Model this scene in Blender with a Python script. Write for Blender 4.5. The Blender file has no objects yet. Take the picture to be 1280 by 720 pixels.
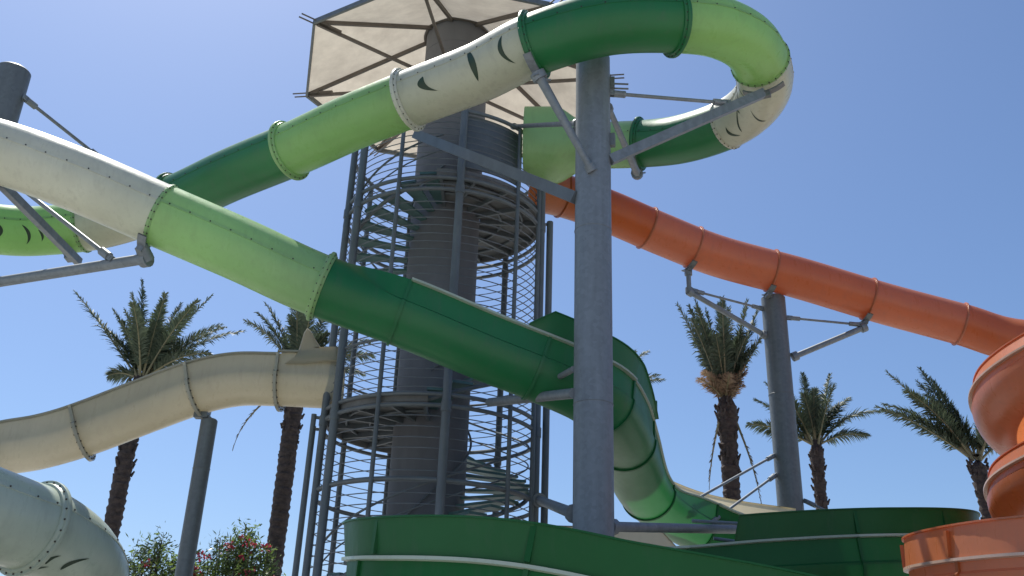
import bpy, math, random
from mathutils import Vector, Matrix, noise
random.seed(7)
R = math.radians
PI = math.pi
scene = bpy.context.scene
COL = scene.collection

# ------------------------------------------------------------------ camera geometry
PITCH, ROLL, FPX = R(24), R(2.1), 1200.0
EYE = Vector((0, 0, 1.6))
CF = Vector((0, math.cos(PITCH), math.sin(PITCH)))
_r0 = Vector((1, 0, 0)); _u0 = Vector((0, -math.sin(PITCH), math.cos(PITCH)))
CR = _r0 * math.cos(ROLL) + _u0 * math.sin(ROLL)
CU = -_r0 * math.sin(ROLL) + _u0 * math.cos(ROLL)
def at(x, y, Y):
    """world point Y metres ahead that is seen in direction (x, y) of the survey photo"""
    d = CF + CR * ((x - 640) / FPX) + CU * ((360 - y) / FPX)
    return EYE + d * (Y / d.y)

# ------------------------------------------------------------------ materials
def new_mat(name):
    m = bpy.data.materials.new(name); m.use_nodes = True
    nt = m.node_tree; nt.nodes.clear()
    out = nt.nodes.new('ShaderNodeOutputMaterial')
    return m, nt, out
def N(nt, t, **kw):
    n = nt.nodes.new(t)
    for k, v in kw.items(): setattr(n, k, v)
    return n
def var_color(nt, col, amount=0.15, scale=1.2, hue=None, stretch=(1, 1, 1), detail=6):
    tc = N(nt, 'ShaderNodeTexCoord'); mp = N(nt, 'ShaderNodeMapping'); mp.inputs['Scale'].default_value = stretch
    nt.links.new(tc.outputs['Object'], mp.inputs['Vector'])
    nz = N(nt, 'ShaderNodeTexNoise'); nz.inputs['Scale'].default_value = scale; nz.inputs['Detail'].default_value = detail
    nz.inputs['Roughness'].default_value = 0.65
    nt.links.new(mp.outputs[0], nz.inputs['Vector'])
    rp = N(nt, 'ShaderNodeValToRGB')
    a = tuple(max(0, c * (1 - amount)) for c in col); b = tuple(min(1, c * (1 + amount)) for c in col)
    if hue: a = hue
    rp.color_ramp.elements[0].position = .3; rp.color_ramp.elements[1].position = .7
    rp.color_ramp.elements[0].color = (*a, 1); rp.color_ramp.elements[1].color = (*b, 1)
    nt.links.new(nz.outputs['Fac'], rp.inputs[0])
    return rp.outputs[0], mp, nz
def fibreglass(name, col, trans=.3, rough=.22, tcol=None, dirt=.7, spec=.5):
    m, nt, out = new_mat(name)
    c, mp, nz = var_color(nt, col, .10, .7)
    # streaks of grime running down the shell
    tc = N(nt, 'ShaderNodeTexCoord'); mp2 = N(nt, 'ShaderNodeMapping'); mp2.inputs['Scale'].default_value = (2.6, 2.6, .5)
    nt.links.new(tc.outputs['Object'], mp2.inputs[0])
    n2 = N(nt, 'ShaderNodeTexNoise'); n2.inputs['Scale'].default_value = 2.2; n2.inputs['Detail'].default_value = 8; n2.inputs['Roughness'].default_value = .7
    nt.links.new(mp2.outputs[0], n2.inputs['Vector'])
    r2 = N(nt, 'ShaderNodeValToRGB'); r2.color_ramp.elements[0].position = .52; r2.color_ramp.elements[1].position = .78
    r2.color_ramp.elements[0].color = (0, 0, 0, 1); r2.color_ramp.elements[1].color = (dirt, dirt, dirt, 1)
    nt.links.new(n2.outputs['Fac'], r2.inputs[0])
    mx = N(nt, 'ShaderNodeMix', data_type='RGBA')
    nt.links.new(r2.outputs[0], mx.inputs[0]); nt.links.new(c, mx.inputs[6])
    g = tuple(.55 * x + .06 for x in col); mx.inputs[7].default_value = (*g, 1)
    p = N(nt, 'ShaderNodeBsdfPrincipled')
    oi = N(nt, 'ShaderNodeObjectInfo'); hv = N(nt, 'ShaderNodeHueSaturation'); mr = N(nt, 'ShaderNodeMapRange'); mr.inputs[3].default_value = .86; mr.inputs[4].default_value = 1.12
    nt.links.new(oi.outputs['Random'], mr.inputs[0]); nt.links.new(mr.outputs[0], hv.inputs['Value']); nt.links.new(mx.outputs[2], hv.inputs['Color'])
    ms_ = N(nt, 'ShaderNodeMapRange'); ms_.inputs[3].default_value = 1.06; ms_.inputs[4].default_value = .88
    nt.links.new(oi.outputs['Random'], ms_.inputs[0]); nt.links.new(ms_.outputs[0], hv.inputs['Saturation'])
    nt.links.new(hv.outputs[0], p.inputs['Base Color'])
    p.inputs['IOR'].default_value = 1.5; p.inputs['Specular IOR Level'].default_value = spec
    rr = N(nt, 'ShaderNodeMapRange'); rr.inputs[3].default_value = rough - .06; rr.inputs[4].default_value = rough + .22
    nt.links.new(n2.outputs['Fac'], rr.inputs[0]); nt.links.new(rr.outputs[0], p.inputs['Roughness'])
    n3 = N(nt, 'ShaderNodeTexNoise'); n3.inputs['Scale'].default_value = 5; n3.inputs['Detail'].default_value = 3
    nt.links.new(tc.outputs['Object'], n3.inputs['Vector'])
    bp = N(nt, 'ShaderNodeBump'); bp.inputs['Strength'].default_value = .12; bp.inputs['Distance'].default_value = .03
    nt.links.new(n3.outputs['Fac'], bp.inputs['Height']); nt.links.new(bp.outputs[0], p.inputs['Normal'])
    t = N(nt, 'ShaderNodeBsdfTranslucent'); t.inputs[0].default_value = (*(tcol or col), 1)
    ms = N(nt, 'ShaderNodeMixShader'); ms.inputs[0].default_value = trans
    nt.links.new(p.outputs[0], ms.inputs[1]); nt.links.new(t.outputs[0], ms.inputs[2]); nt.links.new(ms.outputs[0], out.inputs[0])
    return m
def solid(name, col, rough=.5, metal=0.0, amount=.15, scale=3, stretch=(1, 1, 1), bump=.0, bscale=20, hue=None):
    m, nt, out = new_mat(name)
    c, mp, nz = var_color(nt, col, amount, scale, hue, stretch)
    p = N(nt, 'ShaderNodeBsdfPrincipled'); nt.links.new(c, p.inputs['Base Color'])
    p.inputs['Roughness'].default_value = rough; p.inputs['Metallic'].default_value = metal
    if bump:
        n3 = N(nt, 'ShaderNodeTexNoise'); n3.inputs['Scale'].default_value = bscale; n3.inputs['Detail'].default_value = 5
        nt.links.new(mp.outputs[0], n3.inputs['Vector'])
        bp = N(nt, 'ShaderNodeBump'); bp.inputs['Strength'].default_value = bump; bp.inputs['Distance'].default_value = .02
        nt.links.new(n3.outputs['Fac'], bp.inputs['Height']); nt.links.new(bp.outputs[0], p.inputs['Normal'])
    nt.links.new(p.outputs[0], out.inputs[0])
    return m
def galvanised(name, col):
    """hot-dip galvanised steel: spangle cells and run-off streaks"""
    m, nt, out = new_mat(name)
    tc = N(nt, 'ShaderNodeTexCoord')
    vo = N(nt, 'ShaderNodeTexVoronoi'); vo.inputs['Scale'].default_value = 16
    nt.links.new(tc.outputs['Object'], vo.inputs['Vector'])
    sep = N(nt, 'ShaderNodeSeparateColor'); nt.links.new(vo.outputs['Color'], sep.inputs[0])
    mp = N(nt, 'ShaderNodeMapping'); mp.inputs['Scale'].default_value = (5, 5, .35); nt.links.new(tc.outputs['Object'], mp.inputs[0])
    nz = N(nt, 'ShaderNodeTexNoise'); nz.inputs['Scale'].default_value = 1.6; nz.inputs['Detail'].default_value = 8; nt.links.new(mp.outputs[0], nz.inputs['Vector'])
    ad = N(nt, 'ShaderNodeMath', operation='MULTIPLY_ADD'); nt.links.new(sep.outputs[0], ad.inputs[0]); ad.inputs[1].default_value = .27
    nt.links.new(nz.outputs['Fac'], ad.inputs[2])
    rp = N(nt, 'ShaderNodeValToRGB'); rp.color_ramp.elements[0].position = .35; rp.color_ramp.elements[1].position = .95
    rp.color_ramp.elements[0].color = (*[c * .84 for c in col], 1); rp.color_ramp.elements[1].color = (*[c * 1.2 for c in col], 1)
    nt.links.new(ad.outputs[0], rp.inputs[0])
    p = N(nt, 'ShaderNodeBsdfPrincipled'); nt.links.new(rp.outputs[0], p.inputs['Base Color'])
    p.inputs['Metallic'].default_value = .25; p.inputs['Roughness'].default_value = .5
    nt.links.new(p.outputs[0], out.inputs[0])
    return m
def leafy(name, col, col2, trans=.3, rough=.45, scale=9):
    m, nt, out = new_mat(name)
    c, mp, nz = var_color(nt, col, .3, scale, col2)
    p = N(nt, 'ShaderNodeBsdfPrincipled'); nt.links.new(c, p.inputs['Base Color']); p.inputs['Roughness'].default_value = rough
    t = N(nt, 'ShaderNodeBsdfTranslucent'); nt.links.new(c, t.inputs[0])
    ms = N(nt, 'ShaderNodeMixShader'); ms.inputs[0].default_value = trans
    nt.links.new(p.outputs[0], ms.inputs[1]); nt.links.new(t.outputs[0], ms.inputs[2]); nt.links.new(ms.outputs[0], out.inputs[0])
    return m

DG = fibreglass('dark_green_fibreglass', (.03, .195, .072), .27, tcol=(.03, .28, .07), rough=.3)  # green lightened to stand in for sun glare on the tubes
LG = fibreglass('light_green_fibreglass', (.34, .56, .235), .36, tcol=(.42, .68, .24))
CREAM = fibreglass('cream_fibreglass', (.56, .575, .46), .18, tcol=(.75, .68, .5))
ORANGE = fibreglass('orange_fibreglass', (.47, .157, .060), .30, tcol=(.75, .24, .08))
BEIGE = fibreglass('beige_fibreglass', (.33, .33, .27), .09, tcol=(.6, .5, .3))
MINT = fibreglass('mint_fibreglass', (.45, .51, .41), .12, tcol=(.48, .58, .45))
PALE = fibreglass('pale_rim_fibreglass', (.42, .50, .40), .1)
BEIGEF = fibreglass('beige_fin_fibreglass', (.34, .33, .25), .3, tcol=(.62, .52, .34))
CREAMSUN = fibreglass('cream_sunlit_wall_fibreglass', (.56, .52, .40), .45, tcol=(.75, .66, .48))  # warmer, more translucent copy of the cream, made to look sunlit
DGL = fibreglass('dark_green_shaded_lane_fibreglass', (.012, .112, .030), .10, .34, dirt=.35, spec=.22)  # darker copy of the same green, with the lanes' shade in its colour
DGM = fibreglass('dark_green_drop_fibreglass', (.022, .155, .05), .13, tcol=(.03, .26, .06), rough=.3, dirt=.5)  # middle copy, easing the glare-lightened green into the shaded one
PALEO = fibreglass('pale_orange_rim', (.62, .42, .32), .1)
STRIPE = solid('dark_stripe_paint', (.012, .035, .015), .4)
BOLT = solid('bolt_steel', (.06, .05, .04), .5, .4)
GALV = galvanised('galvanised_steel', (.20, .225, .245))
GALVD = galvanised('weathered_steel', (.145, .16, .165))
TOWER = solid('grey_tower_paint', (.135, .155, .17), .55, .15, .2, 2, (1, 1, .5))
CORE = solid('core_concrete', (.145, .15, .165), .75, 0, .16, 1.3, (1, 1, .35), .25, 8)
BARS = solid('grey_bar_steel', (.15, .17, .195), .5, .3)
TREAD = solid('teal_tread_paint', (.085, .165, .165), .55, 0, .2, 4)
DECK = solid('deck_underside', (.17, .17, .17), .8, 0, .25, 2.5)
FABRIC = leafy('canopy_fabric', (.52, .47, .39), (.46, .41, .34), .34, .8, 1.2)
CFRAME = solid('canopy_frame_paint', (.13, .11, .095), .6)
PTRUNK = solid('palm_trunk_bark', (.062, .046, .04), .9, 0, .5, 7, (1, 1, 2), .8, 14)
FROND = leafy('palm_frond', (.095, .125, .075), (.045, .065, .038), .25, .55)
FRONDD = leafy('dry_palm_frond', (.31, .215, .14), (.19, .125, .08), .25, .7)
FRONDK = leafy('withered_frond', (.14, .105, .07), (.07, .055, .04), .15, .7)
RACHIS = solid('frond_rib', (.22, .2, .11), .5)
BUSHL = leafy('oleander_leaf', (.07, .105, .042), (.03, .058, .022), .25, .45, 6)
BUSHY = leafy('young_leaf', (.22, .30, .07), (.13, .2, .05), .35, .45, 6)
FLOW = leafy('red_flower', (.42, .05, .08), (.26, .02, .04), .3, .6, 8)
STEM = solid('bush_stem', (.12, .09, .06), .8)
PAVE = None

# ------------------------------------------------------------------ mesh builder
class MB:
    def __init__(s): s.v = []; s.f = []; s.m = []
    def face(s, idx, mi=0): s.f.append(idx); s.m.append(mi)
    def add(s, pts, faces, mi=0):
        b = len(s.v); s.v += [tuple(p) for p in pts]
        for f in faces: s.face(tuple(b + i for i in f), mi)
    def rod(s, p0, p1, r, n=10, r1=None, mi=0, caps=True):
        p0, p1 = Vector(p0), Vector(p1); d = (p1 - p0).normalized()
        a = d.cross(Vector((0, 0, 1)) if abs(d.z) < .9 else Vector((1, 0, 0))).normalized(); b = d.cross(a)
        r1 = r if r1 is None else r1
        pts = [p + (a * math.cos(2 * PI * i / n) + b * math.sin(2 * PI * i / n)) * rr for p, rr in ((p0, r), (p1, r1)) for i in range(n)]
        fs = [(i, (i + 1) % n, n + (i + 1) % n, n + i) for i in range(n)]
        if caps: fs += [tuple(range(n))[::-1], tuple(range(n, 2 * n))]
        s.add(pts, fs, mi)
    def pipe(s, pts, r, n=8, mi=0, closed=False):
        P = [Vector(p) for p in pts]; L = len(P); base = len(s.v)
        for i, p in enumerate(P):
            t = (P[(i + 1) % L] - P[i - 1]) if closed else (P[min(i + 1, L - 1)] - P[max(i - 1, 0)])
            t.normalize()
            a = t.cross(Vector((0, 0, 1)) if abs(t.z) < .95 else Vector((1, 0, 0))).normalized(); b = t.cross(a)
            rr = r(i / (L - 1)) if callable(r) else r
            s.v += [tuple(p + (a * math.cos(2 * PI * k / n) + b * math.sin(2 * PI * k / n)) * rr) for k in range(n)]
        for i in range(L if closed else L - 1):
            j = (i + 1) % L
            for k in range(n):
                q = (k + 1) % n
                s.face((base + i * n + k, base + i * n + q, base + j * n + q, base + j * n + k), mi)
        if not closed:
            s.face(tuple(base + k for k in range(n))[::-1], mi); s.face(tuple(base + (L - 1) * n + k for k in range(n)), mi)
    def box(s, c, dx, dy, dz, mi=0):
        """box at c with half-axis vectors"""
        c, dx, dy, dz = map(Vector, (c, dx, dy, dz))
        pts = [c + dx * i + dy * j + dz * k for k in (-1, 1) for j in (-1, 1) for i in (-1, 1)]
        s.add(pts, [(0, 2, 3, 1), (4, 5, 7, 6), (0, 1, 5, 4), (2, 6, 7, 3), (0, 4, 6, 2), (1, 3, 7, 5)], mi)
    def beam(s, p0, p1, w, h, up=Vector((0, 0, 1)), mi=0):
        p0, p1 = Vector(p0), Vector(p1); d = p1 - p0; t = d.normalized()
        sd = t.cross(up).normalized(); u = sd.cross(t)
        s.box((p0 + p1) / 2, d / 2, sd * w / 2, u * h / 2, mi)
    def sheet(s, rows, mi=0, closed_u=False):
        b = len(s.v); n = len(rows[0])
        for r in rows: s.v += [tuple(p) for p in r]
        for i in range(len(rows) - 1):
            for k in range(n if closed_u else n - 1):
                q = (k + 1) % n
                s.face((b + i * n + k, b + i * n + q, b + (i + 1) * n + q, b + (i + 1) * n + k), mi)
    def build(s, name, mats, parent=None, smooth=True, bevel=0, label=None):
        me = bpy.data.meshes.new(name); me.from_pydata(s.v, [], s.f)
        if not isinstance(mats, (list, tuple)): mats = [mats]
        for m in mats: me.materials.append(m)
        if len(mats) > 1: me.polygons.foreach_set('material_index', s.m)
        o = bpy.data.objects.new(name, me); COL.objects.link(o)
        if smooth:
            me.shade_smooth() if hasattr(me, 'shade_smooth') else None
            try: me.set_sharp_from_angle(angle=R(38))
            except Exception: pass
        if bevel:
            bv = o.modifiers.new('bevel', 'BEVEL'); bv.width = bevel; bv.segments = 2; bv.limit_method = 'ANGLE'
        if parent:
            o.parent = parent; o.matrix_parent_inverse = Matrix.Translation(-parent.matrix_world_loc) if False else Matrix.Translation(-tree_loc(parent))
        if label: o['label'] = label
        return o
def tree_loc(o):
    """all empties carry a pure translation and parts keep the origin of the world"""
    v = Vector((0, 0, 0)); 
    if o.type == 'EMPTY': return o.location.copy()
    return v
def thing(name, label, cat, loc, group=None):
    o = bpy.data.objects.new(name, None); COL.objects.link(o); o.empty_display_size = .3
    o.location = loc; o['label'] = label; o['category'] = cat; o['kind'] = 'thing'
    if group: o['group'] = group
    return o

# ------------------------------------------------------------------ paths
class Path:
    def __init__(s, pts): s.p = [Vector(p) for p in pts]
    def __len__(s): return len(s.p)
    def pos(s, u):
        n = len(s.p); i = max(0, min(n - 2, int(math.floor(u)))); t = u - i
        g = lambda k: s.p[k] if 0 <= k < n else (s.p[0] * 2 - s.p[1] if k < 0 else s.p[-1] * 2 - s.p[-2])
        a, b, c, d = g(i - 1), g(i), g(i + 1), g(i + 2)
        return .5 * ((2 * b) + (c - a) * t + (2 * a - 5 * b + 4 * c - d) * t * t + (3 * b - a - 3 * c + d) * t ** 3)
    def frame(s, u):
        e = .01; t = (s.pos(min(u + e, len(s.p) - 1)) - s.pos(max(u - e, 0))).normalized()
        sd = t.cross(Vector((0, 0, 1))).normalized(); up = sd.cross(t)
        return s.pos(u), t, sd, up
    def samples(s, u0, u1, step=.12):
        L = sum((s.pos(u0 + (u1 - u0) * (i + 1) / 20) - s.pos(u0 + (u1 - u0) * i / 20)).length for i in range(20))
        n = max(4, int(L / step)); return [u0 + (u1 - u0) * i / n for i in range(n + 1)], L
    def sample_y(s): pass

TR = .53
def ringpt(fr, a, r): p, t, sd, up = fr; return p + (sd * math.cos(a) + up * math.sin(a)) * r
def bolt(mb, p, nrm, r=.02, h=.016, mi=1):
    nrm = nrm.normalized(); mb.rod(p - nrm * .004, p + nrm * h, r, 6, r * .8, mi)

def tube_section(path, u0, u1, mat, parent, r=TR, label=None, bolts=True, n=44, seam=(R(3), R(177)), r_of=None):
    us, L = path.samples(u0, u1); mb = MB(); rows = []
    for k, u in enumerate(us):
        fr = path.frame(u); rr = r if r_of is None else r_of(k / (len(us) - 1))
        rows.append([ringpt(fr, 2 * PI * i / n, rr) for i in range(n)])
    mb.sheet(rows, 0, True)
    # the two half shells meet in a low lap joint along each side
    for a in seam:
        for du in (-1, 1):
            pass
        strip = []
        for u in us:
            fr = path.frame(u); strip.append([ringpt(fr, a - .05, r + .001), ringpt(fr, a - .045, r + .010), ringpt(fr, a + .045, r + .010), ringpt(fr, a + .05, r + .001)])
        if r_of is None: mb.sheet(strip, 0)
    if bolts and r_of is None:
        nb = max(3, int(L / .32))
        for a in seam:
            for i in range(nb):
                u = u0 + (u1 - u0) * (i + .5) / nb; fr = path.frame(u)
                bolt(mb, ringpt(fr, a, r + .010), ringpt(fr, a, 1) - fr[0], .014, .010)
    o = mb.build('tube_section', [mat, BOLT], parent, label=label)
    return o
def flange(path, u, mat, parent, r=TR, out=.085, w=.075, bolts=True, n=44, a0=0, a1=2 * PI, label=None, name='joint_flange'):
    mb = MB(); fr = path.frame(u); p, t, sd, up = fr
    full = abs(a1 - a0 - 2 * PI) < 1e-3
    prof = [(-w, .002), (-w * .95, out * .35), (-w * .45, out * .55), (-w * .4, out * .96), (-w * .3, out), (w * .3, out), (w * .4, out * .96), (w * .45, out * .55), (w * .95, out * .35), (w, .002)]
    m = n if full else n + 1
    rows = []
    for (x, h) in prof:
        rows.append([p + t * x + (sd * math.cos(a0 + (a1 - a0) * i / n) + up * math.sin(a0 + (a1 - a0) * i / n)) * (r + h) for i in range(m)])
    mb.sheet(rows, 0, full)
    if bolts:
        nb = int(26 * (a1 - a0) / (2 * PI))
        for i in range(nb):
            a = a0 + (a1 - a0) * (i + .5) / nb; d = sd * math.cos(a) + up * math.sin(a)
            for sg in (-1, 1): bolt(mb, p + d * (r + out * .62) + t * sg * w * .42, t * sg, .014, .014)
    return mb.build(name, [mat, BOLT], parent, label=label)
def stripe(path, u, a, length, width, parent, r=TR, bend=.25, lean=0.0, mat=None):
    """a painted claw mark lying on the shell: runs round the tube by `length` metres"""
    mb = MB(); rows = []; n = 14
    for i in range(n + 1):
        s = i / n; w = width * (math.sin(PI * s ** .8) ** .8) * .5 + .002
        ang = a + (s - .5) * length / r
        off = bend * (4 * (s - .5) ** 2) * length + lean * (s - .5) * length
        row = []
        for q in (-1, -.33, .33, 1):
            fr = path.frame(u); p, t, sd, up = fr
            uu = u + (off + q * w) / path_speed(path, u)
            row.append(ringpt(path.frame(uu), ang, r + .004))
        rows.append(row)
    mb.sheet(rows)
    return mb.build('tiger_stripe', mat or STRIPE, parent)
def path_speed(path, u):
    return max(.05, (path.pos(min(u + .05, len(path) - 1)) - path.pos(max(u - .05, 0))).length / .1)

LEDGE = .03
UR, UH = .53, .38           # flume: half round below, straight sides up to the rim
def u_profile(n=24, r=UR, h=UH, ledge=None):
    pts = [(-r, h), (-r, h * .5), (-r, .0)]
    q = r + (LEDGE if ledge is None else ledge)
    pts += [(q * math.cos(PI + PI * i / n), q * math.sin(PI + PI * i / n) - .03) for i in range(n + 1)]
    pts += [(r, .0), (r, h * .5), (r, h)]
    return pts
def arc_profile(alpha, cnt, r=UR):
    return [(r * math.cos(-PI / 2 - alpha + 2 * alpha * i / (cnt - 1)), r * math.sin(-PI / 2 - alpha + 2 * alpha * i / (cnt - 1))) for i in range(cnt)]
def prof_row(fr, prof): p, t, sd, up = fr; return [p + sd * a + up * b for a, b in prof]
def flume_section(path, u0, u1, mat, parent, label=None, profile=None, r=UR, h=UH, name='flume_section'):
    us, L = path.samples(u0, u1); mb = MB(); prof0 = u_profile(24, r, h)
    rows = []
    for k, u in enumerate(us):
        pr = prof0 if profile is None else profile(k / (len(us) - 1))
        rows.append(prof_row(path.frame(u), pr))
    mb.sheet(rows)
    return mb.build(name, [mat], parent, label=label)
def rim(path, u0, u1, mat, parent, side, r=UR, h=UH, out=.07, th=.035, label=None, name='rim_flange', mi=0):
    us, L = path.samples(u0, u1); mb = MB(); rows = []
    s = side
    h_of = h if callable(h) else (lambda k, c=h: c)
    for k, u in enumerate(us):
        h = h_of(k / (len(us) - 1))
        rows.append(prof_row(path.frame(u), [(s * (r - .012), h - th * .5), (s * (r - .012), h + th * .5), (s * (r + out), h + th * .5), (s * (r + out), h - th * .5), (s * (r + .003), h - th * .5 - .01)]))
    mb.sheet(rows)
    for rw in (rows[0], rows[-1]): mb.add(rw, [tuple(range(5))])
    return mb.build(name, mat, parent, label=label)
def splash(path, u0, u1, mat, inner, parent, side, r=UR, h=UH, hh=.38, start=0.0, end=0.0, label=None, lean=.05):
    """upright wall bolted on top of the rim, sloping up from nothing over `start`/`end` metres"""
    us, L = path.samples(u0, u1); mb = MB(); ro, ri, rt = [], [], []
    for k, u in enumerate(us):
        d = L * k / (len(us) - 1); g = 1.0
        if start: g = min(g, .02 + d / start)
        if end: g = min(g, .02 + (L - d) / end)
        g = min(1, g); H = hh * g; b = h + .02; fr = path.frame(u)
        ro.append(prof_row(fr, [(side * (r + .03 + lean * x), b + H * x) for x in (0, .33, .66, 1)]))
        ri.append(prof_row(fr, [(side * (r + .012 + lean * x), b + H * x) for x in (0, .33, .66, 1)]))
        rt.append(prof_row(fr, [(side * (r + .03 + lean), b + H), (side * (r + .055 + lean), b + H), (side * (r + .055 + lean), b + H + .02), (side * (r - .0 + lean), b + H + .02), (side * (r + .012 + lean), b + H)]))
    mb.sheet(ro, 0); mb.sheet(rt, 0)
    if inner: mb.sheet(ri, 1)
    for i in (0, -1) if inner else ():
        a, b2 = ro[i], ri[i]; mb.add(a + b2[::-1], [tuple(range(8))])
    return mb.build('splash_wall', [mat, inner or mat], parent, label=label)
def seam_rib(path, u, mat, parent, r=UR, h=UH, out=.03, w=.05, wall=None, hh=.4, name='joint_flange', bolts=False):
    """flange around the U of an open flume joint (and up its splash wall)"""
    fr = path.frame(u); p, t, sd, up = fr; mb = MB()
    prof = u_profile(24, r, h)
    inner = prof; outer = [(a * (r + out) / r, b if b > 0 else b * (r + out) / r) for a, b in prof]
    rows = [[p + t * x + sd * a + up * b for a, b in pr] for x, pr in ((-w / 2, inner), (-w / 2, outer), (w / 2, outer), (w / 2, inner))]
    mb.sheet(rows)
    if bolts:
        for i in range(2, len(outer) - 2, 2):
            a, b = outer[i]; a2, b2 = inner[i]
            for sg in (-1, 1): bolt(mb, p + sd * (a + a2) * .5 + up * (b + b2) * .5 + t * sg * w / 2, t * sg, .018, .02)
    if wall:
        x0 = wall * (r + .03); H = h + .02 + hh
        mb.box(p + sd * (wall * (r + .055)) + up * (h + .03 + hh * .5), t * w * .5, sd * .022, up * (hh * .5 - .005))
    return mb.build(name, [mat, BOLT], parent)

# ================================================================== GROUND
def ground():
    m, nt, out = new_mat('pale_paving')
    tc = N(nt, 'ShaderNodeTexCoord')
    br = N(nt, 'ShaderNodeTexBrick'); br.inputs['Scale'].default_value = 1.6; br.offset = .5
    br.inputs['Color1'].default_value = (.47, .46, .43, 1); br.inputs['Color2'].default_value = (.42, .41, .385, 1); br.inputs['Mortar'].default_value = (.25, .23, .2, 1)
    br.inputs['Mortar Size'].default_value = .012
    nt.links.new(tc.outputs['Object'], br.inputs['Vector'])
    nz = N(nt, 'ShaderNodeTexNoise'); nz.inputs['Scale'].default_value = .3; nz.inputs['Detail'].default_value = 8; nt.links.new(tc.outputs['Object'], nz.inputs['Vector'])
    mx = N(nt, 'ShaderNodeMix', data_type='RGBA', blend_type='MULTIPLY'); mx.inputs[0].default_value = .35
    nt.links.new(br.outputs[0], mx.inputs[6]); nt.links.new(nz.outputs['Color'], mx.inputs[7])
    p = N(nt, 'ShaderNodeBsdfPrincipled'); p.inputs['Roughness'].default_value = .8
    nt.links.new(mx.outputs[2], p.inputs['Base Color']); nt.links.new(p.outputs[0], out.inputs[0])
    mb = MB(); S = 600
    mb.add([(-S, -S, 0), (S, -S, 0), (S, S, 0), (-S, S, 0)], [(0, 1, 2, 3)])
    o = mb.build('ground', m, smooth=False); o['kind'] = 'structure'
ground()

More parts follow.
